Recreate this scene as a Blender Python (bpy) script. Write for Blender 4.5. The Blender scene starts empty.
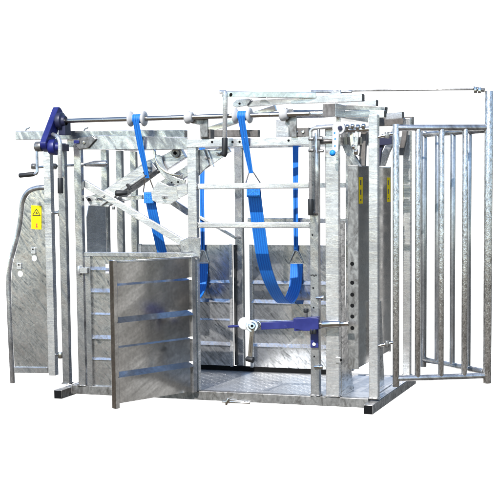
import bpy, bmesh, math, random
from mathutils import Vector, Matrix
random.seed(4)
R = math.radians
S = bpy.context.scene
COL = S.collection

# ---------------------------------------------------------------- camera
CAM_YAW, CAM_PITCH, CAM_ROLL, FPX, PPY = R(19.3), R(5.2), R(.58), 1270.0, 303.6
fw = Vector((-math.sin(CAM_YAW)*math.cos(CAM_PITCH), math.cos(CAM_YAW)*math.cos(CAM_PITCH), -math.sin(CAM_PITCH)))
r_ = Vector((math.cos(CAM_YAW), math.sin(CAM_YAW), 0)); u_ = r_.cross(fw)
rt = r_*math.cos(CAM_ROLL) - u_*math.sin(CAM_ROLL)
up = u_*math.cos(CAM_ROLL) + r_*math.sin(CAM_ROLL)
EYE = Vector((2.027, -8.281, 1.428))
cd = bpy.data.cameras.new('camera'); cam = bpy.data.objects.new('camera', cd); COL.objects.link(cam)
cd.sensor_width = 36; cd.lens = FPX/500*36; cd.shift_y = (PPY-250)/500; cd.clip_end = 2000; cd.clip_start = .1
m3 = Matrix((rt, up, -fw)).transposed()
cam.matrix_world = Matrix.Translation(EYE) @ m3.to_4x4()
S.camera = cam

# ---------------------------------------------------------------- light
SUN_EL, SUN_HEAD = R(40), Vector((.06, 1, 0)).normalized()      # heading the light travels in
S.view_settings.view_transform = 'Standard'; S.view_settings.look = 'None'
S.view_settings.exposure = .85; S.view_settings.gamma = 1
w = bpy.data.worlds.new('World'); S.world = w; w.use_nodes = True
nt = w.node_tree; bg = nt.nodes['Background']; sky = nt.nodes.new('ShaderNodeTexSky')
sky.sky_type = 'NISHITA'; sky.sun_disc = False; sky.sun_elevation = SUN_EL
tosun = -SUN_HEAD
sky.sun_rotation = math.atan2(tosun.x, tosun.y); sky.air_density = 1.0; sky.dust_density = 0.1; sky.ozone_density = 2.0
bg.inputs['Strength'].default_value = .15
nt.links.new(sky.outputs[0], bg.inputs['Color'])
# the yard around: plain white backdrop put into the world on the far side, brown ground and open sky everywhere else
def M(op, a, b=None, c=None, clamp=False):
    n = nt.nodes.new('ShaderNodeMath'); n.operation = op; n.use_clamp = clamp
    for i, q in enumerate((a, b, c)):
        if q is None: continue
        if isinstance(q, (int, float)): n.inputs[i].default_value = q
        else: nt.links.new(q, n.inputs[i])
    return n.outputs[0]
def step(v, lo, hi): return M('MULTIPLY_ADD', v, 1/(hi-lo), -lo/(hi-lo), True)
tcw = nt.nodes.new('ShaderNodeTexCoord'); sp = nt.nodes.new('ShaderNodeSeparateXYZ'); nt.links.new(tcw.outputs['Generated'], sp.inputs[0])
az = M('ARCTAN2', sp.outputs[0], sp.outputs[1])
white_zone = M('MULTIPLY', M('MULTIPLY', step(az, R(-78), R(-60)), step(az, R(9), R(3))), step(sp.outputs[2], .34, .22))
nz = nt.nodes.new('ShaderNodeTexNoise'); nz.inputs['Scale'].default_value = 6; nz.inputs['Detail'].default_value = 6
nt.links.new(tcw.outputs['Generated'], nz.inputs['Vector'])
added_barns = M('MULTIPLY', step(az, R(9), R(14)), step(az, R(62), R(54)))          # unseen dark barns added to darken reflections in the right-facing steel
line_ = M('MULTIPLY', added_barns, M('MULTIPLY_ADD', nz.outputs['Fac'], .22, .10))
rel = M('SUBTRACT', sp.outputs[2], line_); earth = step(rel, .012, -.012)
er = nt.nodes.new('ShaderNodeValToRGB'); nt.links.new(nz.outputs['Fac'], er.inputs[0])
er.color_ramp.elements[0].position = .35; er.color_ramp.elements[0].color = (.035,.029,.024,1)
er.color_ramp.elements[1].position = .65; er.color_ramp.elements[1].color = (.15,.125,.10,1)
bge = nt.nodes.new('ShaderNodeBackground'); cm = nt.nodes.new('ShaderNodeMix'); cm.data_type = 'RGBA'; cm.blend_type = 'MULTIPLY'
nt.links.new(added_barns, cm.inputs[0]); nt.links.new(er.outputs[0], cm.inputs[6]); cm.inputs[7].default_value = (.85,1.15,1.55,1)  # cool tint added so the side faces reflect bluer
pale = M('MULTIPLY', M('MULTIPLY', step(az, R(54), R(60)), step(az, R(78), R(73))), M('MULTIPLY', step(sp.outputs[2], -.30, -.22), step(sp.outputs[2], .02, .0)))   # bright patch added to lighten the open door's reflection
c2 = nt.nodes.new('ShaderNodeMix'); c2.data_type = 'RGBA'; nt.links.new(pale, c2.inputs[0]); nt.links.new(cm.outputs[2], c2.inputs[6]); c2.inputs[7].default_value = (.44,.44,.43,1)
nt.links.new(c2.outputs[2], bge.inputs['Color'])
bgw = nt.nodes.new('ShaderNodeBackground'); bgw.inputs['Color'].default_value = (1,1,1,1); bgw.inputs['Strength'].default_value = 1.0
m1 = nt.nodes.new('ShaderNodeMixShader'); m2 = nt.nodes.new('ShaderNodeMixShader')
nt.links.new(earth, m1.inputs[0]); nt.links.new(bg.outputs[0], m1.inputs[1]); nt.links.new(bge.outputs[0], m1.inputs[2])
nt.links.new(white_zone, m2.inputs[0]); nt.links.new(m1.outputs[0], m2.inputs[1]); nt.links.new(bgw.outputs[0], m2.inputs[2])
nt.links.new(m2.outputs[0], nt.nodes['World Output'].inputs['Surface'])
sl = bpy.data.lights.new('sun', 'SUN'); sun = bpy.data.objects.new('sun', sl); COL.objects.link(sun)
sl.energy = 3.9; sl.angle = R(.5); sl.color = (1, .975, .945)
sd = Vector((SUN_HEAD.x*math.cos(SUN_EL), SUN_HEAD.y*math.cos(SUN_EL), -math.sin(SUN_EL)))
sun.rotation_euler = sd.to_track_quat('-Z', 'Y').to_euler(); sun.location = -sd*30

# ---------------------------------------------------------------- a survey of the place: a sight line met with a plane of the machine
def _ray(x, y): return fw + rt*((x-250)/FPX) + up*((PPY-y)/FPX)
def W(x, y, Y=0.0):
    d = _ray(x, y); return EYE + d*((Y-EYE.y)/d.y)
def WX(x, y, X):
    d = _ray(x, y); return EYE + d*((X-EYE.x)/d.x)

# ---------------------------------------------------------------- mesh helpers
class MB:
    def __init__(s): s.v = []; s.f = []; s.sm = []
    def add(s, vs, fs, smooth=False):
        o = len(s.v); s.v += [Vector(v) for v in vs]
        for f in fs: s.f.append([i+o for i in f]); s.sm.append(smooth)
        return s
    def box(s, a, b):
        x0, x1 = sorted((a[0], b[0])); y0, y1 = sorted((a[1], b[1])); z0, z1 = sorted((a[2], b[2]))
        vs = [(x0,y0,z0),(x1,y0,z0),(x1,y1,z0),(x0,y1,z0),(x0,y0,z1),(x1,y0,z1),(x1,y1,z1),(x0,y1,z1)]
        return s.add(vs, [(3,2,1,0),(4,5,6,7),(0,1,5,4),(1,2,6,5),(2,3,7,6),(3,0,4,7)])
    def bar(s, p, q, wd, ht, upv=(0,0,1)):
        p, q = Vector(p), Vector(q); ax = (q-p).normalized(); u = Vector(upv)
        sd_ = ax.cross(u).normalized(); u = sd_.cross(ax).normalized()
        vs = []
        for c in (p, q):
            for a, b in ((-1,-1),(1,-1),(1,1),(-1,1)): vs.append(c + sd_*(a*wd/2) + u*(b*ht/2))
        return s.add(vs, [(0,1,2,3),(7,6,5,4),(0,4,5,1),(1,5,6,2),(2,6,7,3),(3,7,4,0)])
    def tube(s, pts, r, n=16, fillet=0, cap=True):
        pts = [Vector(p) for p in pts]
        if fillet: pts = bend(pts, fillet)
        rr = r if isinstance(r, (list, tuple)) else [r]*len(pts)
        t0 = (pts[1]-pts[0]).normalized()
        nrm = t0.orthogonal().normalized(); vs = []
        for i, p in enumerate(pts):
            if i == 0: t = t0
            elif i == len(pts)-1: t = (pts[i]-pts[i-1]).normalized()
            else: t = ((pts[i]-pts[i-1]).normalized() + (pts[i+1]-pts[i]).normalized()).normalized()
            nrm = (nrm - t*nrm.dot(t)).normalized(); b = t.cross(nrm)
            for k in range(n):
                a = 2*math.pi*k/n; vs.append(p + (nrm*math.cos(a) + b*math.sin(a))*rr[i])
        fs = []
        for i in range(len(pts)-1):
            for k in range(n): fs.append((i*n+k, i*n+(k+1) % n, (i+1)*n+(k+1) % n, (i+1)*n+k))
        s.add(vs, fs, True)
        if cap:
            o = len(s.v)-len(vs); m = (len(pts)-1)*n
            s.f.append([o+k for k in range(n-1, -1, -1)]); s.sm.append(False)
            s.f.append([o+m+k for k in range(n)]); s.sm.append(False)
        return s
    def rod(s, p, q, r, n=16): return s.tube([p, q], r, n)
    def prism(s, poly, vec):                    # a closed 3D outline pushed along a vector
        poly = [Vector(p) for p in poly]; vec = Vector(vec); n = len(poly)
        nn = Vector((0,0,0))
        for i in range(n): nn += poly[i].cross(poly[(i+1) % n])
        if nn.dot(vec) > 0: poly.reverse()
        vs = poly + [p+vec for p in poly]
        fs = [list(range(n)), [n+i for i in range(n-1, -1, -1)]]
        for i in range(n): fs.append((i, n+i, n+(i+1) % n, (i+1) % n))
        return s.add(vs, fs)
    def band(s, pts, width, thick):             # flat webbing following points in a YZ plane; width along X
        pts = [Vector(p) for p in pts]; vs = []
        for i, p in enumerate(pts):
            t = (pts[min(i+1, len(pts)-1)] - pts[max(i-1, 0)]).normalized()
            nrm = Vector((1,0,0)).cross(t).normalized()
            wd = width[i] if isinstance(width, (list, tuple)) else width
            for a, b in ((-1,-1),(1,-1),(1,1),(-1,1)): vs.append(p + Vector((a*wd/2,0,0)) + nrm*(b*thick/2))
        fs = [(0,1,2,3)]; L = len(pts)
        for i in range(L-1):
            o = i*4
            for k in range(4): fs.append((o+k, o+4+k, o+4+(k+1) % 4, o+(k+1) % 4))
        o = (L-1)*4; fs.append((o+3,o+2,o+1,o))
        return s.add(vs, fs, False)

def bend(pts, r):
    out = [pts[0]]
    for i in range(1, len(pts)-1):
        p = pts[i]; a = pts[i-1]-p; b = pts[i+1]-p
        d = min(r, a.length*.48, b.length*.48); A = p+a.normalized()*d; B = p+b.normalized()*d
        for k in range(7):
            t = k/6; out.append(A*(1-t)**2 + p*2*t*(1-t) + B*t*t)
    out.append(pts[-1]); return out

def smooth_path(pts, n=8):                      # Catmull-Rom through the points
    P = [Vector(p) for p in pts]; P = [P[0]*2-P[1]] + P + [P[-1]*2-P[-2]]; out = []
    for i in range(1, len(P)-2):
        for k in range(n):
            t = k/n; a, b, c, d = P[i-1], P[i], P[i+1], P[i+2]
            out.append(.5*((2*b) + (c-a)*t + (2*a-5*b+4*c-d)*t*t + (3*b-a-3*c+d)*t**3))
    out.append(P[-2]); return out

def emit(name, mb, mat, parent=None, origin=None, bevel=.003, label=None):
    L = Vector(origin) if origin else Vector((0,0,0))
    me = bpy.data.meshes.new(name); me.from_pydata([v-L for v in mb.v], [], mb.f)
    me.polygons.foreach_set('use_smooth', mb.sm); me.update()
    bm = bmesh.new(); bm.from_mesh(me); bmesh.ops.recalc_face_normals(bm, faces=bm.faces); bm.to_mesh(me); bm.free()
    me.materials.append(mat)
    o = bpy.data.objects.new(name, me); COL.objects.link(o)
    if parent: o.parent = parent
    else: o.location = L
    if bevel:
        b = o.modifiers.new('bevel', 'BEVEL'); b.width = bevel; b.segments = 2; b.limit_method = 'ANGLE'; b.angle_limit = R(42)
    if label: o['label'] = label
    return o

class Thing:
    def __init__(s, name, label, cat, loc, group=None):
        s.L = Vector(loc); s.o = bpy.data.objects.new(name, None); COL.objects.link(s.o)
        s.o.location = s.L; s.o.empty_display_size = .1
        s.o['label'] = label; s.o['category'] = cat
        if group: s.o['group'] = group
    def part(s, name, mb, mat, parent=None, bevel=.003, label=None):
        return emit(name, mb, mat, parent or s.o, s.L, bevel, label)

def struct(name, mb, mat):
    o = emit(name, mb, mat, bevel=0); o['kind'] = 'structure'; return o

# ---------------------------------------------------------------- materials
def base(name, col=(.5,.5,.5), metal=0, rough=.5, spec=.5):
    m = bpy.data.materials.new(name); m.use_nodes = True
    b = m.node_tree.nodes['Principled BSDF']
    b.inputs['Base Color'].default_value = (*col, 1); b.inputs['Metallic'].default_value = metal
    b.inputs['Roughness'].default_value = rough; b.inputs['Specular IOR Level'].default_value = spec
    return m, m.node_tree, b
def ramp(nt, src, p0, c0, p1, c1, mid=None):
    r = nt.nodes.new('ShaderNodeValToRGB'); e = r.color_ramp.elements
    e[0].position = p0; e[0].color = (*c0, 1) if len(c0) == 3 else c0
    e[1].position = p1; e[1].color = (*c1, 1) if len(c1) == 3 else c1
    if mid:
        x = e.new(mid[0]); x.color = (*mid[1], 1)
    nt.links.new(src, r.inputs[0]); return r.outputs[0]
def coords(nt, scale=(1,1,1), rot=(0,0,0)):
    t = nt.nodes.new('ShaderNodeTexCoord'); mp = nt.nodes.new('ShaderNodeMapping')
    mp.inputs['Scale'].default_value = scale; mp.inputs['Rotation'].default_value = rot
    if any(rot):
        m0 = nt.nodes.new('ShaderNodeMapping'); m0.inputs['Rotation'].default_value = rot; mp.inputs['Rotation'].default_value = (0,0,0)
        nt.links.new(t.outputs['Object'], m0.inputs[0]); nt.links.new(m0.outputs[0], mp.inputs[0])
    else: nt.links.new(t.outputs['Object'], mp.inputs[0])
    return mp.outputs[0]
def noise(nt, vec, scale, detail=4, rough=.55, dist=0):
    n = nt.nodes.new('ShaderNodeTexNoise'); n.inputs['Scale'].default_value = scale
    n.inputs['Detail'].default_value = detail; n.inputs['Roughness'].default_value = rough; n.inputs['Distortion'].default_value = dist
    nt.links.new(vec, n.inputs['Vector']); return n.outputs['Fac']
def mix(nt, a, b, fac, mode='MULTIPLY'):
    n = nt.nodes.new('ShaderNodeMix'); n.data_type = 'RGBA'; n.blend_type = mode
    if isinstance(fac, (int, float)): n.inputs['Factor'].default_value = fac
    else: nt.links.new(fac, n.inputs['Factor'])
    for s_, k in ((a, 'A'), (b, 'B')):
        i = [q for q in n.inputs if q.name == k and q.type == 'RGBA'][0]
        if isinstance(s_, tuple): i.default_value = (*s_, 1)
        else: nt.links.new(s_, i)
    return [q for q in n.outputs if q.type == 'RGBA'][0]

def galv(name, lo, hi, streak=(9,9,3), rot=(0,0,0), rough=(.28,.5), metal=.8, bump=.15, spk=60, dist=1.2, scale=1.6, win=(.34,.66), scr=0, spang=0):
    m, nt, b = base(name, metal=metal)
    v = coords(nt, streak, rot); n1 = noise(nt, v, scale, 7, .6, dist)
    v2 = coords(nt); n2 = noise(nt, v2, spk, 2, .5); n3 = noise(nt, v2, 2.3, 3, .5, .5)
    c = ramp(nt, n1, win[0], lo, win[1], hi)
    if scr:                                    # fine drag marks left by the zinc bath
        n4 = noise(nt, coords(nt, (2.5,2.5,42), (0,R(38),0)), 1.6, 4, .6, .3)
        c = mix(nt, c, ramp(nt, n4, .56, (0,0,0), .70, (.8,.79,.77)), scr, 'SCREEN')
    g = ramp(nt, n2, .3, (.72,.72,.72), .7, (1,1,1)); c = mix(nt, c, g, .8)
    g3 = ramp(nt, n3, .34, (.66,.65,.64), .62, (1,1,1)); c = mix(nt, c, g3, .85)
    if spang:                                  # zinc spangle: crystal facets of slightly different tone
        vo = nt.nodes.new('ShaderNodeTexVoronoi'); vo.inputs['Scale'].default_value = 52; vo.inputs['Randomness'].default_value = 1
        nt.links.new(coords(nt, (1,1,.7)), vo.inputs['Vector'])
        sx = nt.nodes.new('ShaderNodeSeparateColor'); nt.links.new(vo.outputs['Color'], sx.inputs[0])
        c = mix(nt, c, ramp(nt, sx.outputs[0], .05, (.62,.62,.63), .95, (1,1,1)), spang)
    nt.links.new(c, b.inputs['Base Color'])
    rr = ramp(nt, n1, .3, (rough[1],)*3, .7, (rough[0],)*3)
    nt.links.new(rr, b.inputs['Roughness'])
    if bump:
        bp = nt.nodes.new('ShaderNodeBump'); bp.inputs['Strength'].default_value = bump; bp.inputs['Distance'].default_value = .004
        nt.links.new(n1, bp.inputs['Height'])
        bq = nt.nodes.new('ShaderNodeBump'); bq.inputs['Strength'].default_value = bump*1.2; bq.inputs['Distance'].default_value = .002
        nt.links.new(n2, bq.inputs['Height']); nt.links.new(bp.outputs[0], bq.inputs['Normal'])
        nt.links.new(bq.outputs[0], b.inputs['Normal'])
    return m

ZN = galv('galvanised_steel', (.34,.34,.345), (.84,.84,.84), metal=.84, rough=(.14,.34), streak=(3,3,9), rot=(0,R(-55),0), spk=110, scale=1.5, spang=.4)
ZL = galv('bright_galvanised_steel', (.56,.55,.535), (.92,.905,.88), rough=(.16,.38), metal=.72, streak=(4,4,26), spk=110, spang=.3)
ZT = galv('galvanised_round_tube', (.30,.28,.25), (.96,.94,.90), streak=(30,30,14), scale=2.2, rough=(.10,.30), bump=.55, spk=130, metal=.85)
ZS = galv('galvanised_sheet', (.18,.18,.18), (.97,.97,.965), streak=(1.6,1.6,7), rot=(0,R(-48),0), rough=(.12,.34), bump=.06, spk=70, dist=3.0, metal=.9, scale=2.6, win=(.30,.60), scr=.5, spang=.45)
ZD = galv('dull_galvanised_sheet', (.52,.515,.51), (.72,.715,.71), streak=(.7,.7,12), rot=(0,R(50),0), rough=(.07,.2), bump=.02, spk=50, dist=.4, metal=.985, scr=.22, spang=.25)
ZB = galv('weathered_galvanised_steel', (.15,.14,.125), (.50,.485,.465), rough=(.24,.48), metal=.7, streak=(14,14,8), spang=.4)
ST, _, _ = base('polished_stainless_tube', (.50,.46,.41), 1, .26)
CH, _, _ = base('chrome_steel', (.62,.60,.57), 1, .2)
BL, nt_, b_ = base('navy_blue_paint', (.008,.011,.105), 0, .34, .5)
v_ = coords(nt_); n_ = noise(nt_, v_, 38, 6, .7, .4); nn_ = noise(nt_, v_, 9, 4, .6)
nt_.links.new(mix(nt_, ramp(nt_, nn_, .3, (.006,.009,.085), .7, (.012,.016,.13)), ramp(nt_, n_, .66, (0,0,0), .70, (.22,.22,.23)), 1.0, 'SCREEN'), b_.inputs['Base Color'])
nt_.links.new(ramp(nt_, nn_, .3, (.28,)*3, .7, (.5,)*3), b_.inputs['Roughness'])
BD, _, _ = base('navy_black_casting', (.012,.013,.04), 0, .45)
RB, _, _ = base('black_rubber_grip', (.008,.008,.008), 0, .55)
HO, _, _ = base('dark_bore', (.006,.006,.006), 0, .9, .1)
PW, _, _ = base('white_nylon', (.44,.425,.41), 0, .45)
PB, _, _ = base('light_blue_plastic', (.01,.22,.62), 0, .35)
YE, _, _ = base('yellow_label_vinyl', (.86,.60,.01), 0, .8, .05)
BK, _, _ = base('black_label_print', (.012,.011,.01), 0, .5)
RD, _, _ = base('red_label_print', (.55,.06,.03), 0, .5)
WS, _, _ = base('white_label_paper', (.7,.68,.8), 0, .5)
RU = galv('brown_weathered_steel', (.12,.108,.098), (.27,.245,.225), rough=(.35,.55), metal=.5)

ZG2 = galv('smooth_round_tube', (.34,.35,.36), (.58,.59,.60), streak=(10,10,3), rough=(.2,.3), bump=.08, metal=.8)  # rear gate bars: their shade put into a duller, bluish zinc

def webbing():
    m, nt, b = base('blue_polyester_webbing', rough=.6, spec=.35)
    v = coords(nt, (1,1,1)); wv = nt.nodes.new('ShaderNodeTexWave'); wv.wave_type = 'BANDS'; wv.bands_direction = 'X'
    wv.inputs['Scale'].default_value = 18; wv.inputs['Distortion'].default_value = 0; nt.links.new(v, wv.inputs['Vector'])
    c = ramp(nt, wv.outputs['Fac'], .1, (.008,.115,.46), .8, (.013,.18,.60))
    n = noise(nt, v, 160, 2); g = ramp(nt, n, .3, (.75,.75,.75), .7, (1,1,1)); c = mix(nt, c, g, .8)
    nt.links.new(c, b.inputs['Base Color'])
    bp = nt.nodes.new('ShaderNodeBump'); bp.inputs['Strength'].default_value = .5; bp.inputs['Distance'].default_value = .003
    nt.links.new(wv.outputs['Fac'], bp.inputs['Height']); nt.links.new(bp.outputs[0], b.inputs['Normal'])
    return m
WB = webbing()
SX, _, _ = base('pale_blue_thread', (.05,.26,.62), 0, .8, .1)

def treadplate():
    m, nt, b = base('tread_plate', metal=.8, rough=.38)
    hs = []
    for ang in (45, -45):
        v = coords(nt, (1,1,1), (0,0,R(ang))); wv = nt.nodes.new('ShaderNodeTexWave'); wv.wave_type = 'BANDS'; wv.bands_direction = 'X'
        wv.inputs['Scale'].default_value = 9; nt.links.new(v, wv.inputs['Vector'])
        w2 = nt.nodes.new('ShaderNodeTexWave'); w2.wave_type = 'BANDS'; w2.bands_direction = 'Y'; w2.inputs['Scale'].default_value = 4.5
        nt.links.new(v, w2.inputs['Vector'])
        ml = nt.nodes.new('ShaderNodeMath'); ml.operation = 'MULTIPLY'
        nt.links.new(wv.outputs['Fac'], ml.inputs[0]); nt.links.new(w2.outputs['Fac'], ml.inputs[1]); hs.append(ml.outputs[0])
    mx = nt.nodes.new('ShaderNodeMath'); mx.operation = 'MAXIMUM'; nt.links.new(hs[0], mx.inputs[0]); nt.links.new(hs[1], mx.inputs[1])
    st = ramp(nt, mx.outputs[0], .45, (0,0,0), .75, (1,1,1))
    v = coords(nt); n = noise(nt, v, 5, 5, .6, .6)
    c = ramp(nt, n, .3, (.44,.445,.45), .7, (.66,.665,.67)); nt.links.new(c, b.inputs['Base Color'])
    bp = nt.nodes.new('ShaderNodeBump'); bp.inputs['Strength'].default_value = .4; bp.inputs['Distance'].default_value = .004
    nt.links.new(st, bp.inputs['Height']); nt.links.new(bp.outputs[0], b.inputs['Normal'])
    return m
TP = treadplate()

def gravel():
    m, nt, b = base('brown_gravel', rough=.95, spec=.1); v = coords(nt)
    n = noise(nt, v, 1.3, 8, .6); c = ramp(nt, n, .3, (.055,.046,.036), .7, (.12,.10,.082)); nt.links.new(c, b.inputs['Base Color']); return m
WHT, _, _ = base('white_backdrop_paint', (.93,.93,.93), 0, 1, 0)

# ---------------------------------------------------------------- setting
ZG = -.082
g = MB(); g.box((-2.26,.22,ZG-.003), (-.06,1.15,ZG))
struct('ground', g, WHT)

# ================================================================ the crush frame
cr = Thing('cattle_crush', 'long galvanised steel cattle crush frame with chequer plate floor, posts and overhead beams', 'cattle crush', (-1.15,.55,ZG))
def vpost(th, x, ybot, ytop, Y, wpx, depth=.05, mat=None, name='post', parent=None, zb=None, zt=None, xt=None):
    """upright square tube whose front face stands on plane Y"""
    p = W(x, ybot, Y); z0 = p.z if zb is None else zb
    z1 = W(x, ytop, Y).z if zt is None else zt
    wd = (W(x+wpx/2, ybot, Y) - W(x-wpx/2, ybot, Y)).x
    b = MB().box((p.x-wd/2, Y, z0), (p.x+wd/2, Y+depth, z1))
    o = th.part(name, b, mat or ZN, parent, .006)
    if ybot > 365 and name == 'post':          # weld bead round the foot
        wd2 = wd/2+.002; ring = []
        for (ax_, ay_), (bx_, by_) in zip(((-wd2,-.002),(wd2,-.002),(wd2,depth+.002),(-wd2,depth+.002)), ((wd2,-.002),(wd2,depth+.002),(-wd2,depth+.002),(-wd2,-.002))):
            for k in range(7): ring.append(Vector((p.x+ax_+(bx_-ax_)*k/7, Y+ay_+(by_-ay_)*k/7, z0+.004+random.uniform(-.001,.001))))
        ring.append(ring[0].copy())
        th.part('weld_bead', MB().tube(ring, [random.uniform(.0045,.0075) for _ in ring], 8, cap=False), ZB, o, 0)
    return o
for X in (-2.31, 0.0):
    sk = cr.part('skid', MB().box((X-.032,-.135,ZG), (X+.032,1.26,-.018)), ZB)
    cr.part('end_cap', MB().box((X-.028,-.139,ZG+.004), (X+.028,-.1352,-.022)), HO, sk)
cr.part('floor_rail', MB().box((-2.277,0,-.064), (-.033,.06,0)), ZB)
cr.part('floor_rail', MB().box((-2.277,1.06,-.064), (-.033,1.12,0)), ZB)
cr.part('floor_plate', MB().box((-2.277,.0605,-.012), (-.033,1.0595,-.004)), TP)
cr.part('floor_plate', MB().box((-.032,.0605,-.012), (.03,1.0595,-.0145)), TP)
# front row of uprights
vpost(cr, 66, 384, 143, 0, 6.8)
vpost(cr, 82, 386, 143, 0, 7.2)
vpost(cr, 192.5, 238, 141, 0, 9, .055, ZL)
vpost(cr, 315, 396, 146, 0, 8.6, .055, ZN)
p5 = vpost(cr, 332.6, 397, 124, 0, 13.2, .055, ZL)
vpost(cr, 373.3, 399, 114.3, 0, 9, .06, ZL)
# back row
vpost(cr, 240, 371, 147, 1.06, 7.4, .055, ZN)
vpost(cr, 406.3, 376, 118, 1.06, 7.4, .06, ZL)
vpost(cr, 349, 371, 147, 1.06, 6, .055, ZN)
# left end: bars of the entry side, seen one behind another
for Y in (.70, .97, 1.24):
    cr.part('end_bar', MB().box((-2.335,Y,-.02), (-2.285,Y+.05,1.735)), ZN)
# horizontal rails, front and back at the same heights
zA, zB = 1.442, 1.172
for z in (zA, zB):
    sr_ = cr.part('side_rail', MB().box((-1.262,.012,z-.02), (-.441,.05,z+.02)), ZL, None, .006)
    for xx in (-1.262, -.441):
        bd_ = [Vector((xx,.010,z-.021+.042*k/8)) for k in range(9)]
        cr.part('weld_bead', MB().tube(bd_, [random.uniform(.004,.008) for _ in bd_], 8), ZB, sr_, 0)
    cr.part('side_rail', MB().box((-1.262,1.072,z-.018), (-.28,1.11,z+.022)), ZN)
# roof beams
zb0, zb1 = W(260,146,0).z, W(260,137.6,0).z
cr.part('roof_beam', MB().box((W(186.5,140,0).x,-.004,zb0), (W(326,140,0).x,.056,zb1)), ZL)
pl = MB()
poly = [W(95,135,-.002), W(187,137.5,-.002), W(187,149.5,-.002), W(74,149.5,-.002), W(86,141,-.002)]
pl.prism(poly, (0,.012,0)); cr.part('roof_plate', pl, ZN)
cr.part('roof_beam', MB().bar(W(17.5,135.7,.09), W(186,134.5,.09), .06, .062), ZN)
cr.part('roof_beam', MB().box((-2.30,1.06,1.735), (-.032,1.115,1.80)), ZN)
cr.part('roof_beam', MB().box((-2.34,.155,1.74), (-2.28,1.29,1.80)), ZN)
zr = W(394,121,1.06).z
cr.part('roof_beam', MB().box((W(374,121,1.12).x,1.121,zr-.032), (W(412.5,121,1.12).x,1.18,zr+.032)), RU)
for px, py in ((27,131),(85.5,131)):
    hk = MB().tube([W(px-1.5,py,.08), W(px-.5,py-2.5,.08), W(px+1.8,py-2.6,.08), W(px+2.3,py-4.2,.08)], .006, 8, fillet=.01)
    cr.part('hook', hk, CH)
hb = cr.part('corner_bracket', MB().prism([W(x,y,-.02) for x, y in ((78,138),(92,136),(96,139),(88,148),(79,149.5),(76,146))], (0,.017,0)), ZB)
cr.part('plug', MB().box(W(73.5,143.5,-.03), W(79.5,140.2,-.021)), BL, hb)
cr.part('bolt', MB().rod(W(84,142.5,-.03), W(84,142.5,-.0205), .012, 8), CH, hb)
# fixed side panel, front left
pn = MB()
def ribbed(poly_frame, ribs, h, depth=.019, half=.0135):
    """pressed sheet: poly_frame(s, d, z) -> point; upward ledges where the sheet is folded"""
    mb = MB(); z0, z1 = h; s0, s1 = 0, 1
    prof_ = [(z0, 0)]
    for z, k in sorted(q if isinstance(q, tuple) else (q, 1) for q in ribs): prof_ += [(z-half*k*1.12, 0), (z-half*k, -depth*k), (z+half*k, 0)]
    prof_.append((z1, 0)); vs = []
    for z, d in prof_:
        for s in (s0, s1): vs += [poly_frame(s, d, z), poly_frame(s, d+.004, z)]
    fs = []
    for i in range(len(prof_)-1):
        a = i*4; b2 = a+4
        fs += [(a, a+2, b2+2, b2), (a+1, b2+1, b2+3, a+3), (a, b2, b2+1, a+1), (a+2, a+3, b2+3, b2+2)]
    fs += [(0,1,3,2), (len(vs)-4, len(vs)-2, len(vs)-1, len(vs)-3)]
    return mb.add(vs, fs)
xl, xr = W(88,387,0).x, W(194,391,0).x
zt = W(140,254.5,0).z
pan = cr.part('side_panel', ribbed(lambda s,d,z: (xl+.03+(xr-xl-.03)*s, .03+d, z), [(.20,.6),.36,(.53,.5),.70,(.86,.9)], (.0, zt-.01)), ZS)
cr.part('panel_rail', MB().box((xl-.008,.0,zt-.018), (xr+.05,.045,zt+.014)), ZN, pan)
cr.part('panel_stile', MB().box((xl-.008,.004,.0), (xl+.036,.044,zt-.019)), ZN, pan)
cr.part('sticker', MB().box((W(105.3,268,.02).x,.0245,W(105,273.5,.02).z), (W(108.6,268,.02).x,.026,W(105,264,.02).z)), WS, pan)
cr.part('hinge_clip', MB().box(W(79.5,273.5,-.02), W(88,267.5,-.001)).rod(W(79,275,-.012), W(79,266,-.012), .012), ZL)
# door post below the bracket
xd = W(197,391,0).x
cr.part('door_post', MB().box((xd-.022,.004,0), (xd+.014,.05,W(197,253,0).z)), ZL)
br = MB()
cx, cz = W(190,262,-.006).x, W(190,262,-.006).z
arc = [Vector((cx+.075*math.cos(R(a)), -.006, cz+.075*math.sin(R(a)))) for a in range(90, 5, -12)]
br.prism([W(188.5,238,-.006), W(200,238,-.006), W(200,254,-.006)] + arc[::-1] + [W(188.5,252,-.006)], (0,.008,0))
cr.part('hinge_bracket', br, ZN)
# opposite side sheets
zs = W(250,244.8,1.05).z
for (xa, xb) in ((W(140,300,1.05).x, W(233.5,300,1.05).x), (W(250.5,300,1.05).x, W(343,300,1.05).x)):
    pb = cr.part('back_panel', ribbed(lambda s,d,z: (xa+.02+(xb-xa-.04)*s, 1.035+d, z), [.21,(.40,.5),.55,(.70,.9)], (.030, zs)), ZS)
    for xx in (xa, xb-.026):
        cr.part('panel_stile', MB().box((xx,1.026,.028), (xx+.026,1.05,zs+.004)), ZL, pb)
cr.part('lower_gap_shade', MB().box((-2.2,1.03,-.003), (-.45,1.055,.034)), HO)  # dark strip standing for the shaded gap below the sheets
cr.part('upright_gap_shade', MB().box((W(234.2,300,1.04).x,1.03,.04), (W(236.2,300,1.04).x,1.052,zs)), BK)  # black strip in place of the dark upright gap between sheets
# entry side sheet between uprights, and wing hinges
es = MB()
for zc in ():
    pass
es.prism([(-2.30,.36,.10),(-2.30,.69,.10),(-2.30,.69,1.31),(-2.30,.40,1.31),(-2.30,.36,1.22)], (.005,0,0))
cr.part('end_sheet', es, ZL)
for px, py in ((59,213),(59,355)):
    h = MB().rod(W(54,py,.03), W(65,py-1,.03), .011)
    h.tube([W(60.5,py-3,.02), W(60.5,py+3.5,.02)], .018)
    cr.part('hinge', h, CH)
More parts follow.
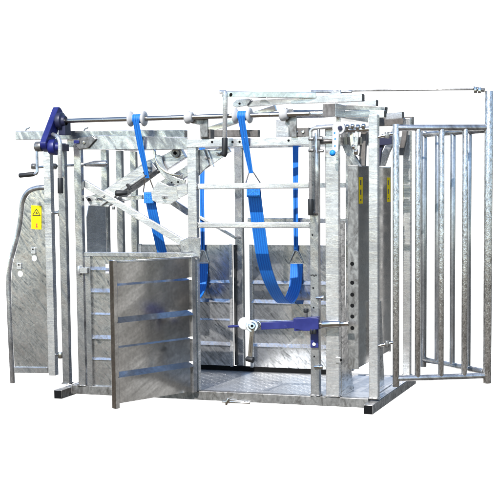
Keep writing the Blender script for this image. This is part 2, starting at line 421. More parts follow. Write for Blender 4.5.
# clips and pins on the uprights
cl = MB().box(W(335.5,363,-.012), W(341,357,-.001) + Vector((0,.0,0)))
c_ = cr.part('latch_clip', cl, ZL)
cr.part('bolt', MB().rod(W(341,360,-.02), W(341,360,-.0), .009), HO, c_)
for px, py, L in ((316,298,8), (314,367,9), (314,213,5)):
    h = MB().rod(W(px,py,-.012), W(px+L,py-.6,-.012), .010); h.tube([W(px+L*.6,py,-.012), W(px+L*.95,py-.2,-.012)], .017)
    cr.part('spring_pin', h, CH)
for px, py in ((313.2,288),(313.6,307.5),(314.2,356.5),(312.3,185),(312.4,235)):
    cr.part('bolt', MB().rod(W(px,py,-.004), W(px,py,.0), .006), HO)
for px, py in ((232.5,142),(239.5,141.8),(288.5,140.5),(212,142)):
    cr.part('bolt', MB().rod(W(px,py,-.010), W(px,py,-.004), .008), HO)
mk = MB()
for a, b2 in (((310.5,275.5),(313,274.8)), ((313,274.8),(314.2,276.4)), ((314.2,276.4),(315.8,274.6)), ((315.8,274.6),(316.6,276))):
    mk.bar(W(*a,-.0012), W(*b2,-.0012), .002, .007)
cr.part('maker_mark', mk, BK, bevel=0)
# bolt latch on the floor rail
lt = MB().bar(W(229,400.3,-.012), W(248,402.2,-.012), .018, .016); lt.rod(W(222,401.5,-.02), W(250,402.8,-.012), .009)
lt.box(W(227.5,403.5,-.03), W(231,397.5,-.001)); lt.rod(W(228.5,398,-.03), W(226,404.8,-.03), .009)
cr.part('sliding_bolt', lt, CH)
# flared throat plates at the exit
for (Y0, Y1, Xp, mt) in ((.055,.30,-.238,ZS),):
    fl = MB()
    pts = [(Y0,.0),(Y1+.10,.0),(Y1+.05,.06),(Y1,.22),(Y1-.09,.42),(Y1-.13,.62),(Y1-.14,1.20),(Y0,1.20)]
    fl.prism([(Xp, y, z) for y, z in pts], (.005,0,0)); cr.part('throat_plate', fl, mt)
fl = MB(); fl.prism([(-.07,.40,.0),(-.07,.62,.0),(-.07,.57,.30),(-.07,.52,.62),(-.07,.46,.62),(-.07,.44,.30)], (.005,0,0)); cr.part('throat_plate', fl, ZS)

# upper bearing brackets for the winch shaft
SY = -.06
for pts, blk in (([(190,112.5),(199,115.5),(207.5,117),(207.5,137),(200.5,137),(199.5,125),(190,123)], ((200.5,129.5),(211,137.4))),
                 ([(286,107),(292,109),(296,116),(296.5,137),(290,137),(289,128),(285,124)], ((290.5,128),(309,137)))):
    bk = MB().prism([W(x,y,-.03) for x, y in pts], (0,.02,0)); bo = cr.part('shaft_bracket', bk, ZB)
    p0, p1 = W(blk[0][0],blk[0][1],.0), W(blk[1][0],blk[1][1],.0)
    cr.part('bracket_foot', MB().box((p0.x,-.008,zb1+.001), (p1.x,.07,p0.z)), RU, bo)
    for k in (.35, .7):
        cr.part('bolt', MB().rod(Vector((p0.x+(p1.x-p0.x)*k,-.018,(p0.z+zb1)/2)), Vector((p0.x+(p1.x-p0.x)*k,-.008,(p0.z+zb1)/2)), .011, 8), CH, bo)

# ================================================================ roof slide tubes
def square_tube(th, name, p, q, wd, ht, mat, cap=True):
    p, q = Vector(p), Vector(q); o = th.part(name, MB().bar(p, q, wd, ht), mat)
    if cap:
        d = (q-p).normalized(); th.part('end_cap', MB().bar(q, q+d*.006, wd*.92, ht*.92), BK, o)
    return o
sl_ = Thing('slide_tube_bundle', 'overhead bundle of square and round slide tubes above the right end of the roof', 'slide tubes', (-.35,.45,1.80))
square_tube(sl_, 'square_tube', W(292,100.5,.25), W(363,97.6,.25), .055, .052, ZL)
sl_.part('tapered_arm', MB().prism([W(246,104.5,.24), W(252,100.2,.24), W(292,97.2,.24), W(292,103.4,.24), (W(248,107,.24))], (0,.03,0)), ZL)
hp = sl_.part('pivot_lug', MB().prism([W(233,103,.22), W(237,99.5,.22), W(249,98.2,.22), W(252,99,.22), W(247,105.5,.22), W(236,107.5,.22), W(233,106,.22)], (0,.012,0)), ZN)
sl_.part('pin_hole', MB().rod(W(239.5,103.6,.214), W(239.5,103.6,.22), .008), HO, hp)
sl_.part('round_tube', MB().rod(W(286,114.3,.30), W(330,113.8,.30), .029), ZN)
square_tube(sl_, 'square_tube', W(334,107.3,.50), W(386,110.2,.50), .055, .048, ZN)
square_tube(sl_, 'square_tube', W(338,114.2,.42), W(385,114,.42), .05, .05, ZL)
square_tube(sl_, 'square_tube', W(340,103.2,.95), W(376.8,103,.95), .05, .048, ZL)
square_tube(sl_, 'square_tube', W(386,116.5,1.0), W(402.8,115,1.0), .05, .05, ZL)
pc = W(329,110,.16)
cb = sl_.part('cross_tube', MB().box((pc.x-.047,.16,pc.z-.046), (pc.x+.047,1.08,pc.z+.046)), ZL)
sl_.part('end_cap', MB().box((pc.x-.044,.154,pc.z-.043), (pc.x+.044,.1598,pc.z+.043)), RU, cb)
sl_.part('prop', MB().bar(W(338.5,104,.30), W(338.5,127,.30), .028, .02, (0,1,0)), ZL)
sl_.part('gusset', MB().prism([W(257,97.5,.2), W(261,93.8,.2), W(268,98.5,.2)], (0,.01,0)), ZL)
square_tube(sl_, 'square_tube', W(322,97.5,.30), W(341,92.2,.30), .03, .03, ZL, False)

# dark rear links seen through the roof
sl_.part('diagonal_link', MB().bar(W(204,131.5,.5), W(276,107.8,.5), .03, .042), ZD)
square_tube(sl_, 'square_tube', W(203,133.4,.3), W(259,133.4,.3), .05, .05, RU, False)
sl_.part('stub_post', MB().box((W(276,130,.8).x,.8,W(280,137,.8).z), (W(288.5,130,.8).x,.85,W(280,119.5,.8).z)), ZL)

# ================================================================ neck yoke at the exit end
yk = Thing('neck_yoke', 'pair of steel yoke leaves with yellow labels and black holes at the exit end', 'neck yoke', (-.12,.55,.15))
for (Y0, Y1, sgn) in ((.05,.50,0), (.60,1.03,1)):
    lf = MB().box((-.125,Y0+.012 if not sgn else Y0,.20), (-.113,Y1 if not sgn else Y1-.012,1.572)); lo = yk.part('yoke_leaf', lf, ZD)
    yk.part('edge_flange', MB().box((-.185,Y0 if not sgn else Y1-.011,.19), (-.112,Y0+.0115 if not sgn else Y1,1.575)), ZB, lo)  # darker steel: the flange's shade is put into its colour
    lb = yk.part('warning_label', MB().box((-.1125,Y0+.018 if not sgn else Y1-.13,1.315), (-.1118,Y0+.125 if not sgn else Y1-.02,1.495)), YE, lo, 0)
    for k, (h0, h1) in enumerate(((1.335,1.345),(1.375,1.41),(1.44,1.475))):
        yk.part('label_print', MB().box((-.1119,(Y0+.05) if not sgn else Y1-.105,h0), (-.1112,(Y0+.085) if not sgn else Y1-.075,h1)), BK, lb, 0)
    if not sgn:
        for py in (264,295,306,317,328.5,283):
            z = WX(352,py,-.15).z
            yk.part('adjusting_hole', MB().rod((-.155,Y0-.001,z), (-.155,Y0+.004,z), .014), HO, lo, 0)
# yoke arms up to the roof
def strip(th, name, pts, Y, wpx, mat, t=.04):
    a = [Vector((p[0]-wpx/2, p[1], 0)) for p in pts]; b2 = [Vector((p[0]+wpx/2, p[1], 0)) for p in pts]
    return th.part(name, MB().prism([W(p.x, p.y, Y) for p in a] + [W(p.x, p.y, Y) for p in reversed(b2)], (0,t,0)), mat)
strip(yk, 'yoke_arm', [(364,128),(362.5,145),(362,166)], .12, 6, RU)
strip(yk, 'yoke_arm', [(368,128),(366,140),(360,156)], .2, 4, ZB)
strip(yk, 'yoke_arm', [(344,132),(345,143),(349,153),(354.5,161),(358,167)], .10, 8, ZN)
strip(yk, 'yoke_arm', [(396,128),(391,141),(385.5,153),(381,166)], .75, 7, ZN)
strip(yk, 'yoke_arm', [(405,126),(403.5,140),(400,155.5)], .95, 5, RU)
strip(yk, 'yoke_arm', [(385,137),(379,150),(376.5,166)], .5, 5, BD)
yk.part('cross_link', MB().bar(W(340,141,.12), W(362,141,.12), .04, .055), ZD)
yk.part('cross_link', MB().bar(W(378,141.5,.5), W(392,140,.5), .04, .06), BD)
yk.part('spindle', MB().tube([W(344,131,.06), W(348,130.5,.06), W(348,130.5,.06), W(371,129,.06)], [.012,.012,.018,.018]), CH)
for px, py, r in ((347.5,127.5,.022),(352.5,126.5,.018),(358,128,.026),(363.5,126.5,.02),(353.5,147,.018),(356,152,.021)):
    yk.part('nut', MB().rod(W(px-1.7,py,.04), W(px+1.7,py,.04), r, 6), CH)
strip(yk, 'hanger_plate', [(351,128),(351.5,137),(352.5,147)], .05, 4, ZD, .012)
strip(yk, 'hanger_plate', [(357,131),(356,142),(354,155)], .045, 4, ZN, .012)

# ================================================================ levers at the front right upright
lv = Thing('control_lever_pair', 'twin upright tube levers with black grip before the post right of the straps', 'levers', tuple(W(313,200,-.05)))
lv.part('lever_tube', MB().tube([W(343,125.5,-.05), W(313,128.5,-.05), W(310.6,131,-.05), W(310.8,200,-.05)], .0125, fillet=.02), ZL)
lv.part('grip', MB().rod(W(310.6,199,-.05), W(310.8,215.5,-.05), .0185), RB)
lv.part('lever_tube', MB().rod(W(316.6,133,-.035), W(316.9,213.5,-.035), .014), ZN)
lv.part('crosspiece', MB().rod(W(318,141.5,-.03), W(333,140.8,-.03), .013), RU)
lv.part('crosspiece', MB().rod(W(316,126.9,-.025), W(345,125.6,-.025), .013), ZL)
for px, py in ((311,139),(311,150.5),(320,138.5),(321,151)):
    lv.part('nut', MB().rod(W(px-2.6,py,-.06), W(px+2.6,py,-.06), .011, 8), ZB)
lv.part('knuckle', MB().tube([W(318.5,129,-.05), W(319,152,-.05)], .011), ZB)

rc = Thing('ratchet_handle', 'white ratchet plate with round head and light blue ball knob at top of post', 'ratchet handle', tuple(W(335,140,-.08)))
dk = [W(338.5+6.4*math.cos(R(a)), 128+6.6*math.sin(R(a)), -.075) for a in range(0, 360, 20)]
for px, py in ((335.2,139),(335,146),(334.6,133)):
    rc.part('hole', MB().rod(W(px,py,-.0832), W(px,py,-.082), .006), PB, None, 0)
hd = rc.part('head', MB().prism(dk, (0,.018,0)), PW)
rc.part('handle_plate', MB().prism([W(332.2,130,-.082), W(339,131,-.082), W(338.2,151,-.082), (W(336.5,153,-.082)), W(333,152.5,-.082), W(332,149,-.082)], (0,.006,0)), PW)
rc.part('knob', MB().tube([W(332.6,153,-.135), W(332.6,153,-.13), W(332.6,153,-.122), W(332.6,153,-.106), W(332.6,153,-.092), W(332.6,153,-.086)], [.006,.014,.019,.021,.016,.008]), PB)
rc.part('hub', MB().rod(W(340,128,-.090), W(340,128,-.076), .016, 8), BD)
rc.part('pivot', MB().rod(W(338.5,128,-.056), W(338.5,128,-.001), .015), CH)

# ================================================================ belt winch
bw = Thing('belt_winch', 'overhead strap winch with slanted navy blue chain case, long shaft and white spools', 'winch', tuple(W(137,118,SY)))
A, B = W(62,122,SY), W(310,112.5,SY)
zsh = (A.z+B.z)/2; xc = -2.318
bw.part('shaft', MB().rod((xc+.023,SY,zsh), (B.x,SY,zsh), .0165, 20), ST)
for px in (103, 172, 270):
    x = W(px,118,SY).x; bw.part('shaft_collar', MB().rod((x-.004,SY,zsh), (x+.004,SY,zsh), .0175, 20), ZD)
def lathe_x(x, prof_, n=24):
    return MB().tube([(x+dx, SY, zsh) for dx, r in prof_], [r for dx, r in prof_], n)
for px in (137.3, 242.5):
    x = W(px,118,SY).x
    sp = bw.part('spool', lathe_x(x, [(-.062,.026),(-.061,.050),(-.052,.055),(-.045,.053),(-.034,.034),(-.026,.024),(.026,.024),(.034,.034),(.045,.053),(.052,.055),(.061,.050),(.062,.026)]), PW, bevel=0)
for px in (188.5, 283.5):
    x = W(px,118,SY).x
    bw.part('bearing', lathe_x(x, [(-.022,.026),(-.021,.040),(-.012,.046),(.004,.046),(.016,.036),(.03,.034),(.031,.02)]), PW, bevel=0)
# chain case in a plane across the shaft
lowp, topp = WX(45.5,146.5,xc), WX(58.2,112.5,xc)
ax = (topp-lowp); axn = ax.normalized(); pn_ = Vector((0, axn.z, -axn.y))
def case(x0, x1, a, b2, hw, mat, name, par=None):
    pts = []
    for k in range(0, 9): ang = R(180*k/8); pts.append(b2 + pn_*hw*math.cos(ang) + axn*hw*.55*math.sin(ang))
    for k in range(0, 9): ang = R(180+180*k/8); pts.append(a + pn_*hw*math.cos(ang) + axn*hw*.55*math.sin(ang))
    return bw.part(name, MB().prism([Vector((x0, p.y, p.z)) for p in pts], (x1-x0,0,0)), mat, par, .005)
cc = case(xc-.024, xc+.022, lowp, topp, .05, BL, 'chain_case')
bw.part('upper_hub', MB().tube([(xc+.0225,SY,zsh), (xc+.06,SY,zsh), (xc+.062,SY,zsh), (xc+.085,SY,zsh)], [.062,.062,.04,.036], 14), BD)
bw.part('upper_hub', MB().bar((xc+.03,SY+.03,zsh-.05), (xc+.085,SY+.03,zsh-.05), .09, .10), BD)
gx = bw.part('gearbox', MB().tube([(xc+.0225,lowp.y+.035,lowp.z-.005), (xc+.07,lowp.y+.035,lowp.z-.005), (xc+.072,lowp.y+.035,lowp.z-.005), (xc+.10,lowp.y+.035,lowp.z-.005)], [.058,.058,.035,.03], 10), BL)
bw.part('gearbox_foot', MB().box((xc+.028,lowp.y+.06,lowp.z-.03), (xc+.075,.0,lowp.z+.02)), BD, gx)
bw.part('hub_disc', MB().rod((xc-.075,lowp.y,lowp.z), (xc-.0245,lowp.y,lowp.z), .036), ZB)
gy = lowp.y
crk = bw.part('crank', MB().tube([W(43,145.5,gy), W(36.8,145.5,gy), W(37.2,174,gy-.02), W(32,174.3,gy-.02)], .0105, fillet=.02), ZN)
bw.part('grip', MB().rod(W(34,174.1,gy-.02), W(19.5,175.6,gy-.02), .0165), RB, crk)

lh = Thing('hand_lever', 'bent galvanised hand lever with black grip hanging under the blue chain case', 'lever', tuple(W(60,160,-.05)))
lh.part('lever_tube', MB().tube([W(53,134.5,-.16), W(57.5,136.5,-.24), W(60,141,-.25), W(60.4,180,-.25)], .0150, fillet=.03), ZL)
lh.part('grip', MB().rod(W(60.3,178,-.25), W(60.5,193.5,-.25), .0198), RB)

pr_ = Thing('latch_rod', 'thin spring loaded latch rod crossing behind the left posts', 'latch rod', tuple(W(70,166,.12)))
pr_.part('rod', MB().rod(W(33,167.5,.09), W(108,163.5,.09), .010), ZD)
pr_.part('spring_sleeve', MB().tube([W(85,165,.09), W(92,164.2,.09), W(95,164,.09), W(107,163.6,.09)], [.012,.021,.024,.024]), ZN)
for px in (54,34): pr_.part('nut', MB().rod(W(px-2,166.5,.08), W(px+2,166.4,.08), .024, 6), ZB)

# ================================================================ squeeze lever linkage, upper left
sq = Thing('squeeze_linkage', 'crossed galvanised link arms and curved quadrant plate between left posts', 'lever linkage', tuple(W(150,190,.1)))
sq.part('link_arm', MB().bar(W(83,182.5,.07), W(187,245,.07), .03, .048, (0,0,1)), ZL)
mp_ = sq.part('lever_plate', MB().prism([W(x,y,.10) for x, y in ((85,197),(100,193.0),(150,160),(157,169),(123,193),(108,207),(90,205.5))], (0,.012,0)), ZL)
sq.part('lever_plate', MB().prism([W(x,y,.17) for x, y in ((103,191),(147,160.5),(178,149.5),(184,155),(122,200),(110,206.5))], (0,.012,0)), ZL)
sq.part('stop_slot', MB().bar(W(121,190,.097), W(145,174.5,.097), .004, .018, (0,0,1)), ZD, mp_)
sq.part('grip', MB().tube([W(116,193.2,.03), W(119,193.2,.03), W(127.5,192.6,.05)], [.022,.022,.014]), RB)
sq.part('stop_pin', MB().bar(W(127,184,.06), W(130.5,189.5,.06), .02, .02), RB)
sq.part('stop_pin', MB().bar(W(144,171.5,.06), W(147,176,.06), .02, .02), RB)
sq.part('pivot_bolt', MB().rod(W(89,199.5,.07), W(89,199.5,.10), .012), HO)
sq.part('pivot_bolt', MB().rod(W(113.5,209.5,.08), W(113.5,206.5,.08), .014, 8), ZB)
sq.part('tie_bar', MB().bar(W(118,199.5,.15), W(143,197,.15), .03, .03), ZN)
qd = MB(); o_ = [W(186+31.5*math.cos(R(a)), 155+31.5*math.sin(R(a)), .062) for a in range(182, 88, -8)]
i_ = [W(186+24.5*math.cos(R(a)), 155+24.5*math.sin(R(a)), .062) for a in range(90, 184, 8)]
q_ = sq.part('quadrant_plate', qd.prism(o_+i_, (0,.012,0)), ZN)
for px, py in ((171.5,182.5),(178,182),(159,172)): sq.part('hole', MB().rod(W(px,py,.058), W(px,py,.062), .007), HO, q_, 0)
sq.part('lever_plate', MB().prism([W(x,y,.09) for x, y in ((151,192),(158,181),(169,186),(188,184),(188,193),(170,204.5),(158,203),(152,200.5))], (0,.012,0)), ZL)
bx = sq.part('cylinder_block', MB().bar(W(159,167.5,.12), W(183.5,151.5,.12), .05, .098), ZL)
sq.part('bolt_head', MB().rod(W(175.5,153.3,.07), W(175.5,153.3,.095), .030, 20), ZB, bx)
sq.part('bolt_core', MB().rod(W(175,153,.06), W(175,153,.07), .014, 6), HO, bx)
sq.part('thrust_plate', MB().prism([W(x,y,.065) for x, y in ((196,149.5),(204,150),(209,165),(197,177.5))], (0,.01,0)), ZN)
sq.part('thrust_plate', MB().prism([W(x,y,.09) for x, y in ((202,149),(227,151.5),(226,155),(203,171),(207,163))], (0,.01,0)), ZL)
rim = MB(); o_ = [W(178+25*math.cos(R(a)), 151+25*math.sin(R(a)), .055) for a in range(186, 78, -9)]
i_ = [W(178+23.4*math.cos(R(a)), 151+23.4*math.sin(R(a)), .055) for a in range(81, 188, 9)]
sq.part('quadrant_rim', rim.prism(o_+i_, (0,.03,0)), ZD, q_)
for px, py in ((96,199),(104,196.5),(148,168),(163,197),(180,190),(206,158),(217,154),(184,246)):
    sq.part('bolt_head', MB().rod(W(px,py,.05), W(px,py,.088), .012, 6), ZB)
sq.part('stiffener', MB().bar(W(100,205,.085), W(150,171.5,.085), .012, .02, (0,0,1)), ZL, mp_)
sq.part('link_arm', MB().bar(W(161,187,.2), W(229,147.5,.2), .03, .07, (0,0,1)), ZN)
sq.part('link_arm', MB().bar(W(153,200,.24), W(186,186,.24), .03, .05, (0,0,1)), ZB)
sq.part('link_pad', MB().prism([W(x,y,.045) for x, y in ((176,186),(187,183),(187.5,194),(178,199))], (0,.012,0)), ZL)
sq.part('guide_tab', MB().prism([W(x,y,.05) for x, y in ((185,166),(188,165),(188,176),(182,179))], (0,.012,0)), ZN)
sq.part('stiffener', MB().bar(W(207,149.5,.075), W(214,167,.075), .008, .012, (0,-1,0)), ZD)
sq.part('link_arm', MB().bar(W(166,197.5,.5), W(189,213,.5), .03, .045), ZN)
sq.part('link_arm', MB().bar(W(166,197.5,1.0), W(236,238,1.0), .02, .022), ZL)
sq.part('foot_bracket', MB().prism([W(x,y,.05) for x, y in ((180,241),(190,236.5),(194,246),(190,252.5),(181,252))], (0,.02,0)), ZN)

# ================================================================ gate control at roof
uc = Thing('roof_lever', 'dark flat roof lever with hanging crank handle and black grip above the front beam', 'lever', tuple(W(226,115,-.1)))
uc.part('flat_bar', MB().bar(W(222,94.2,-.02), W(316,95.2,.22), .012, .04), ZD)
uc.part('lever_tube', MB().tube([W(221,92,-.06), W(225,92.2,-.1), W(225.3,96,-.1), W(224.7,139,-.1)], .0165, fillet=.01), ZL)
uc.part('grip', MB().tube([W(224.8,138,-.1), W(224.6,153.5,-.1), W(224.2,154.5,-.1), W(221,153.6,-.09)], [.0205,.0205,.0205,.012]), RB)
uc.part('pivot_pin', MB().rod(W(231,94.4,-.045), W(231,94.4,-.008), .010), HO)

# ================================================================ sheet door standing open
hx, hy = xd-.005, -.03
fx, fy = -1.592, -.70
dv = Vector((fx-hx, fy-hy, 0)); DL = dv.length; dv.normalize(); dn = Vector((dv.y, -dv.x, 0))
if dn.y > 0: dn = -dn
dr = Thing('sheet_door', 'dark ribbed galvanised sheet door swung open at the front of the crush', 'door', (hx,hy,.0))
def D(s, d, z): return Vector((hx,hy,0)) + dv*(s*DL) - dn*d + Vector((0,0,z))
zd0, zd1 = -.005, .958
dr.part('sheet', ribbed(lambda s,d,z: D(.035+s*.93, d, z), [.20,(.385,.35),.565,(.80,.4)], (zd0+.01, zd1-.01), .025, .018), ZD)
dr.part('hinge_stile', MB().bar(D(.012,.0,zd0), D(.012,.0,zd1), .032, .036, dv), ZN)
dr.part('free_stile', MB().bar(D(.98,.0,zd0-.02), D(.98,.0,zd1+.006), .04, .036, dv), ZD)
dr.part('top_rim', MB().bar(D(.032,.0,zd1-.008), D(.957,.0,zd1-.008), .026, .014), ZN)

# ================================================================ wing gate on the left
wg = Thing('wing_gate', 'shaped galvanised sheet wing gate with bent tube edge and yellow warning label', 'gate', tuple(W(50,375,.0)))
tp = [(46,187.5),(38,187.5),(28.5,190.5),(22.3,200),(21,216),(18.5,232),(9.7,264),(8.3,282),(9.6,320),(12.6,383)]
tb = [W(x,y,.02) for x, y in tp]
wg.part('edge_tube', MB().tube(tb, .0185, fillet=.06), ZN)
sh = [(46,190),(38,190),(31,192.5),(25,201),(23.5,216),(21,232),(12.5,265),(11,283),(12,320),(14.5,367),(49,368)]
from mathutils.geometry import tessellate_polygon
loops = [[W(x,y,.018) for x, y in sh]]
for px, py in ((34.2,258.3),(20.2,273.8)):
    c0 = W(px,py,.018); loops.append([c0 + Vector((.022*math.cos(R(a)),0,.022*math.sin(R(a)))) for a in range(0,360,18)])
flat = [p for l in loops for p in l]; tri = tessellate_polygon(loops); shm = MB(); N = len(flat)
fcs = [tuple(t) for t in tri] + [tuple(N+i for i in reversed(t)) for t in tri]; o0 = 0
for l in loops:
    n_ = len(l)
    for i in range(n_): fcs.append((o0+i, o0+(i+1) % n_, N+o0+(i+1) % n_, N+o0+i))
    o0 += n_
shm.add(flat + [p+Vector((0,.004,0)) for p in flat], fcs)
sho = wg.part('sheet', shm, ZS, None, 0)
wg.part('stile', MB().box((W(51.8,375,-.005).x-.028,-.005,W(51.8,375.5,0).z), (W(51.8,375,-.005).x+.028,.05,W(48,150,0).z)), ZL)
wg.part('bottom_rail', MB().bar(W(15,369.6,.02), W(48.5,370,.02), .04, .045), ZN)
lb = wg.part('warning_label', MB().prism([W(x,y,.0145) for x, y in ((31.2,205.2),(41.3,205.8),(41.3,229.6),(31.4,228.8))], (0,.0012,0)), YE, sho, 0)
tr = MB(); T = [(36.4,209),(40.3,215.6),(32.5,215.4)]
for i in range(3): tr.bar(W(*T[i],.0138), W(*T[(i+1) % 3],.0138), .0012, .0055, (0,-1,.01) if False else (0,0,1))
tr.prism([W(x,y,.0138) for x, y in ((35.2,214.6),(36.4,211.5),(38.2,214.2),(36.6,213.6))], (0,.001,0))
wg.part('warning_triangle', tr, BK, lb, 0)
rm = MB(); rm.prism([W(x,y,.0138) for x, y in ((35.8,223.4),(37.6,223.4),(37.2,225.3),(37.8,227.6),(35.6,227.6),(36.2,225.3))], (0,.001,0))
wg.part('red_symbol', rm, RD, lb, 0)
for px, py in ((33.3,250.5),(19.2,266)):
    c_ = wg.part('clip', MB().box(W(px-2.7,py+3.4,.004), W(px+2.6,py-3,.0175)), ZL, sho)
    wg.part('rivet', MB().rod(W(px-.4,py-1.2,.0), W(px-.4,py-1.2,.004), .006), HO, c_)

# ================================================================ bar gates on the right
def bargate(th, P0, P1, zb, zt, stile_a, ts, rr=.0195, mt=None):
    mt = mt or ZT
    P0, P1 = Vector(P0), Vector(P1); q = lambda t, z: P0.lerp(P1, t) + Vector((0,0,z))
    if stile_a: th.part('stile', MB().rod(q(0,zb-.055), q(0,zt+.025), .0225, 20), mt)
    th.part('top_rail', MB().rod(q(0,zt), q(1,zt), .021, 20), ZN)
    th.part('bottom_rail', MB().rod(q(0,zb), q(1,zb), .020, 20), ZN)
    for t in ts: th.part('bar', MB().rod(q(t,zb), q(t,zt), rr, 18), mt)
HP, PP, RP = (.147,.05,0), (.712,.352,0), (.165,.885,0)
fg = Thing('bar_gate', 'tall open gate of galvanised round bars with high end pole on the right side', 'gate', (*PP[:2],.1))
bargate(fg, HP, PP, .138, 1.815, True, (.235,.49,.745))
fg.part('end_pole', MB().rod((PP[0],PP[1],.085), (PP[0],PP[1],W(488.5,91,.35).z), .0285, 24), ZT)
for py in (135, 344):
    a = W(377.5,py+2,.03); b2 = W(387,py,.05); c2 = W(394.5,py-2,.06)
    fg.part('hinge', MB().tube([a, b2, c2], .011), CH)
    fg.part('hinge_eye', MB().rod(b2+Vector((0,0,-.022)), b2+Vector((0,0,.022)), .017), ZB)
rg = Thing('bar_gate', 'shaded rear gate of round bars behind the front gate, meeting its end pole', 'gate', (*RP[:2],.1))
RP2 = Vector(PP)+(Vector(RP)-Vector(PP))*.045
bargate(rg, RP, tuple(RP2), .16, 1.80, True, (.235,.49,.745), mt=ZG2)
sr = Thing('gate_stay', 'long thin steel stay rod from the roof to the clamp atop the gate pole', 'stay rod', tuple(W(478,89.5,.33)))
sr.part('rod', MB().rod(W(311,91.3,.32), W(476,89.2,.335), .0065, 10), ZB)
sr.part('rod_sleeve', MB().rod(W(311,91.5,.32), W(352,91.6,.32), .010, 10), ZN)
ck = sr.part('clamp', MB().tube([W(473,88.3,.33), W(484.8,90.4,.345)], .014, 8), ZB)
for px, py in ((475.5,91.5),(479.5,92)): sr.part('bolt', MB().rod(W(px,py-4.5,.32), W(px,py+1.6,.32), .012, 8), ZD, ck)

# ================================================================ hoof winch
hw = Thing('hoof_winch', 'navy blue hoof winch arm with chrome ratchet handle clamped across the doorway', 'winch', tuple(W(314,325,-.1)))
HY = -.07
arm = hw.part('arm_tube', MB().bar(W(262,325.8,HY), W(300,324.0,HY), .05, .05), BL)
hw.part('slide_body', MB().bar(W(295,324.2,HY), W(319,323.0,HY), .065, .088), BL)
hw.part('slide_lug', MB().prism([W(x,y,HY-.04) for x, y in ((295,319),(311,317.5),(318.5,318),(318.5,329),(311,331),(304,331),(295,329))], (0,.012,0)), BL)
mpl = hw.part('mounting_plate', MB().box(W(310.4,347.6,-.022), W(318.6,316.8,-.012)), BL)
hw.part('plate_bolt', MB().rod(W(314,344.3,-.03), W(314,344.3,-.02), .013), PW, mpl)
hw.part('lock_pin', MB().rod(W(306,309.5,HY), W(306,318,HY), .012), ZB)
hw.part('lock_pin_knob', MB().rod(W(306,308.6,HY), W(306,312.5,HY), .0175), RB)
for px in (311.5,314.5): hw.part('stud', MB().rod(W(px,329,HY-.03), W(px,334,HY-.03), .013, 8), RB)
hw.part('spindle_tube', MB().rod(W(321,324.3,HY), W(340.5,323.6,HY), .0245, 20), CH)
hw.part('spindle_end', MB().rod(W(340.5,323.8,HY), W(349,323.6,HY), .0165, 18), ST)
hw.part('spindle_nut', MB().rod(W(319,324.3,HY), W(322.5,324.2,HY), .029, 6), ZB)
hw.part('spool', MB().tube([W(244.5,323.5,HY-.01), W(244.5,323.5,HY+.05)], [.044,.044], 28), PW, None, .006)
rd_ = hw.part('ratchet_head', MB().rod(W(252,326,HY-.045), W(252,326,HY-.012), .042, 24), CH)
hw.part('ratchet_ring', MB().tube([W(252,326,HY-.058), W(252,326,HY-.046)], [.022,.028], 24), ZD, rd_)
hw.part('ratchet_core', MB().rod(W(252,326,HY-.064), W(252,326,HY-.057), .011, 6), HO, rd_)
hd_ = hw.part('handle', MB().prism([W(x,y,HY-.05) for x, y in ((249.6,328),(254.6,328),(253.2,337),(252,357.5),(247.6,357.5),(248.8,340))], (0,.014,0)), CH)
hw.part('handle_slot', MB().prism([W(x,y,HY-.0525) for x, y in ((250.9,336),(251.9,336),(250.7,353),(249.6,353))], (0,.002,0)), ZD, hd_, 0)
hw.part('grip', MB().tube([W(246.5,358.6,HY-.045), W(253.5,360,HY-.05)], [.018,.022]), RB)
hw.part('rope_guide', MB().tube([W(228,326.6,HY), W(232,326.4,HY), W(248,325.6,HY)], [.007,.009,.009], 10), BL)
hw.part('shackle', MB().tube([W(258,325,HY)+Vector((.02*math.cos(R(a)),0,.023*math.sin(R(a)))) for a in range(0,361,30)], .006, 8, cap=False), CH)

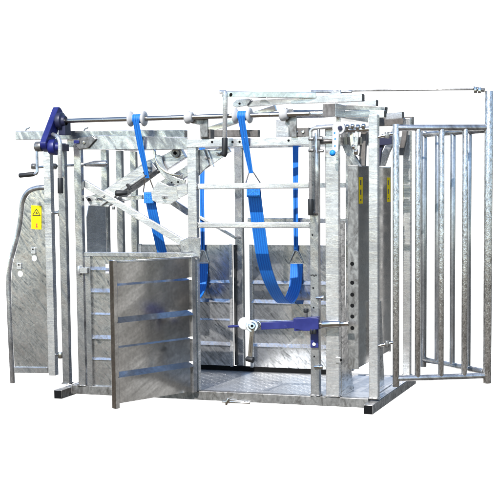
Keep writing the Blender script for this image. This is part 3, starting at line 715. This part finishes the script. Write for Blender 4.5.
# ================================================================ belly straps
def strap_thing(px_spool, label, S, belt_w, rx):
    X = W(px_spool,118,SY).x
    th = Thing('belly_strap', label, 'strap', (X,.5,S['bot'][1]), 'blue belly straps')
    V = lambda q, dx=0: Vector((X+dx+rx*min(1, max(0, (q[0]-.3)/.6)), q[0], q[1]))
    th.part('spool_wrap', MB().tube([(X-.030,SY,zsh),(X-.029,SY,zsh),(X+.029,SY,zsh),(X+.030,SY,zsh)], [.02,.032,.032,.02], 20), WB)
    ra, rb = S['ringtop'], S['ringbot']
    st = (SY-.031, zsh-.004)
    for dx, dd in ((-.012,0), (.013,.014)):
        th.part('hanging_web', MB().band([V((st[0]-dd*.3, st[1]), dx), V(((st[0]+ra[0])/2-dd*.5, (st[1]+ra[1])/2), dx*1.1+.006), V(ra, dx*.3+.016)], .024, .003), WB)
    hw_ = belt_w*.6
    def ring(t, b2):
        o_x = .016 if t[0] < .5 else 0
        pts = [V(t,-.012+o_x), V(t,.012+o_x), V(b2,hw_), V(b2,-hw_), V(t,-.012+o_x)]
        return th.part('ring', MB().tube(bend(pts, .012), .0048, 10), CH)
    ring((ra[0],ra[1]+.012), rb)
    pth = smooth_path([V(q) for q in S['belt']], 10)
    th.part('belt', MB().band(pth, belt_w, .006), WB, None, 0)
    th.part('belt_fold', MB().band([V((S['belt'][0][0]-.004, S['belt'][0][1]+.004)), V((S['belt'][0][0]+.008-.012, S['belt'][0][1]-.075))], belt_w+.001, .006), WB)
    st_ = MB(); q0 = V((S['belt'][0][0]-.0085, S['belt'][0][1]-.004)); q1 = V((S['belt'][0][0]-.0085, S['belt'][0][1]-.066)); h_ = belt_w*.42
    for zz in (q0.z, (q0.z+q1.z)/2, q1.z): st_.bar((X-h_,q0.y,zz), (X+h_,q0.y,zz), .002, .0035)
    for xx in (-h_, h_): st_.bar((X+xx,q0.y,q0.z), (X+xx,q0.y,q1.z), .002, .0035, (0,1,0))
    st_.bar((X-h_,q0.y,q0.z), (X+h_,q0.y,q1.z), .002, .0035); st_.bar((X+h_,q0.y+.0004,q0.z), (X-h_,q0.y+.0004,q1.z), .002, .0035)
    th.part('stitching', st_, SX, None, 0)
    rt2, rb2 = S['rear_ringtop'], S['rear_ringbot']
    ring(rt2, rb2)
    for dx in (-.012, .012):
        th.part('hanging_web', MB().band([V((rt2[0],rt2[1]-.005), dx*.5), V((rt2[0]-.004,(rt2[1]+S['top'][1])/2), dx*.6), V(S['top'], dx)], .024, .003), WB)
s2 = dict(ringtop=(.06,1.53), ringbot=(.15,1.452), belt=[(.155,1.44),(.20,1.30),(.26,1.14),(.345,.92),(.45,.77),(.58,.655),(.70,.585),(.79,.565),(.88,.59),(.97,.65),(1.005,.70),(1.03,.80),(1.035,.845)],
          rear_ringtop=(1.02,.945), rear_ringbot=(1.035,.848), top=(1.03,1.745), bot=(.79,.56))
strap_thing(242.5, 'blue webbing belly strap hanging in the doorway, right of the middle posts', s2, .098, .04)
s1 = dict(ringtop=(.06,1.505), ringbot=(.12,1.405), belt=[(.12,1.40),(.19,1.24),(.26,1.11),(.345,.94),(.45,.78),(.58,.655),(.70,.585),(.79,.565),(.88,.59),(.96,.64),(1.0,.70),(1.02,.78),(1.025,.84)],
          rear_ringtop=(1.015,.945), rear_ringbot=(1.025,.843), top=(1.03,1.745), bot=(.79,.56))
strap_thing(137.3, 'blue webbing belly strap dropping behind the front panel, left of the doorway', s1, .076, .058)
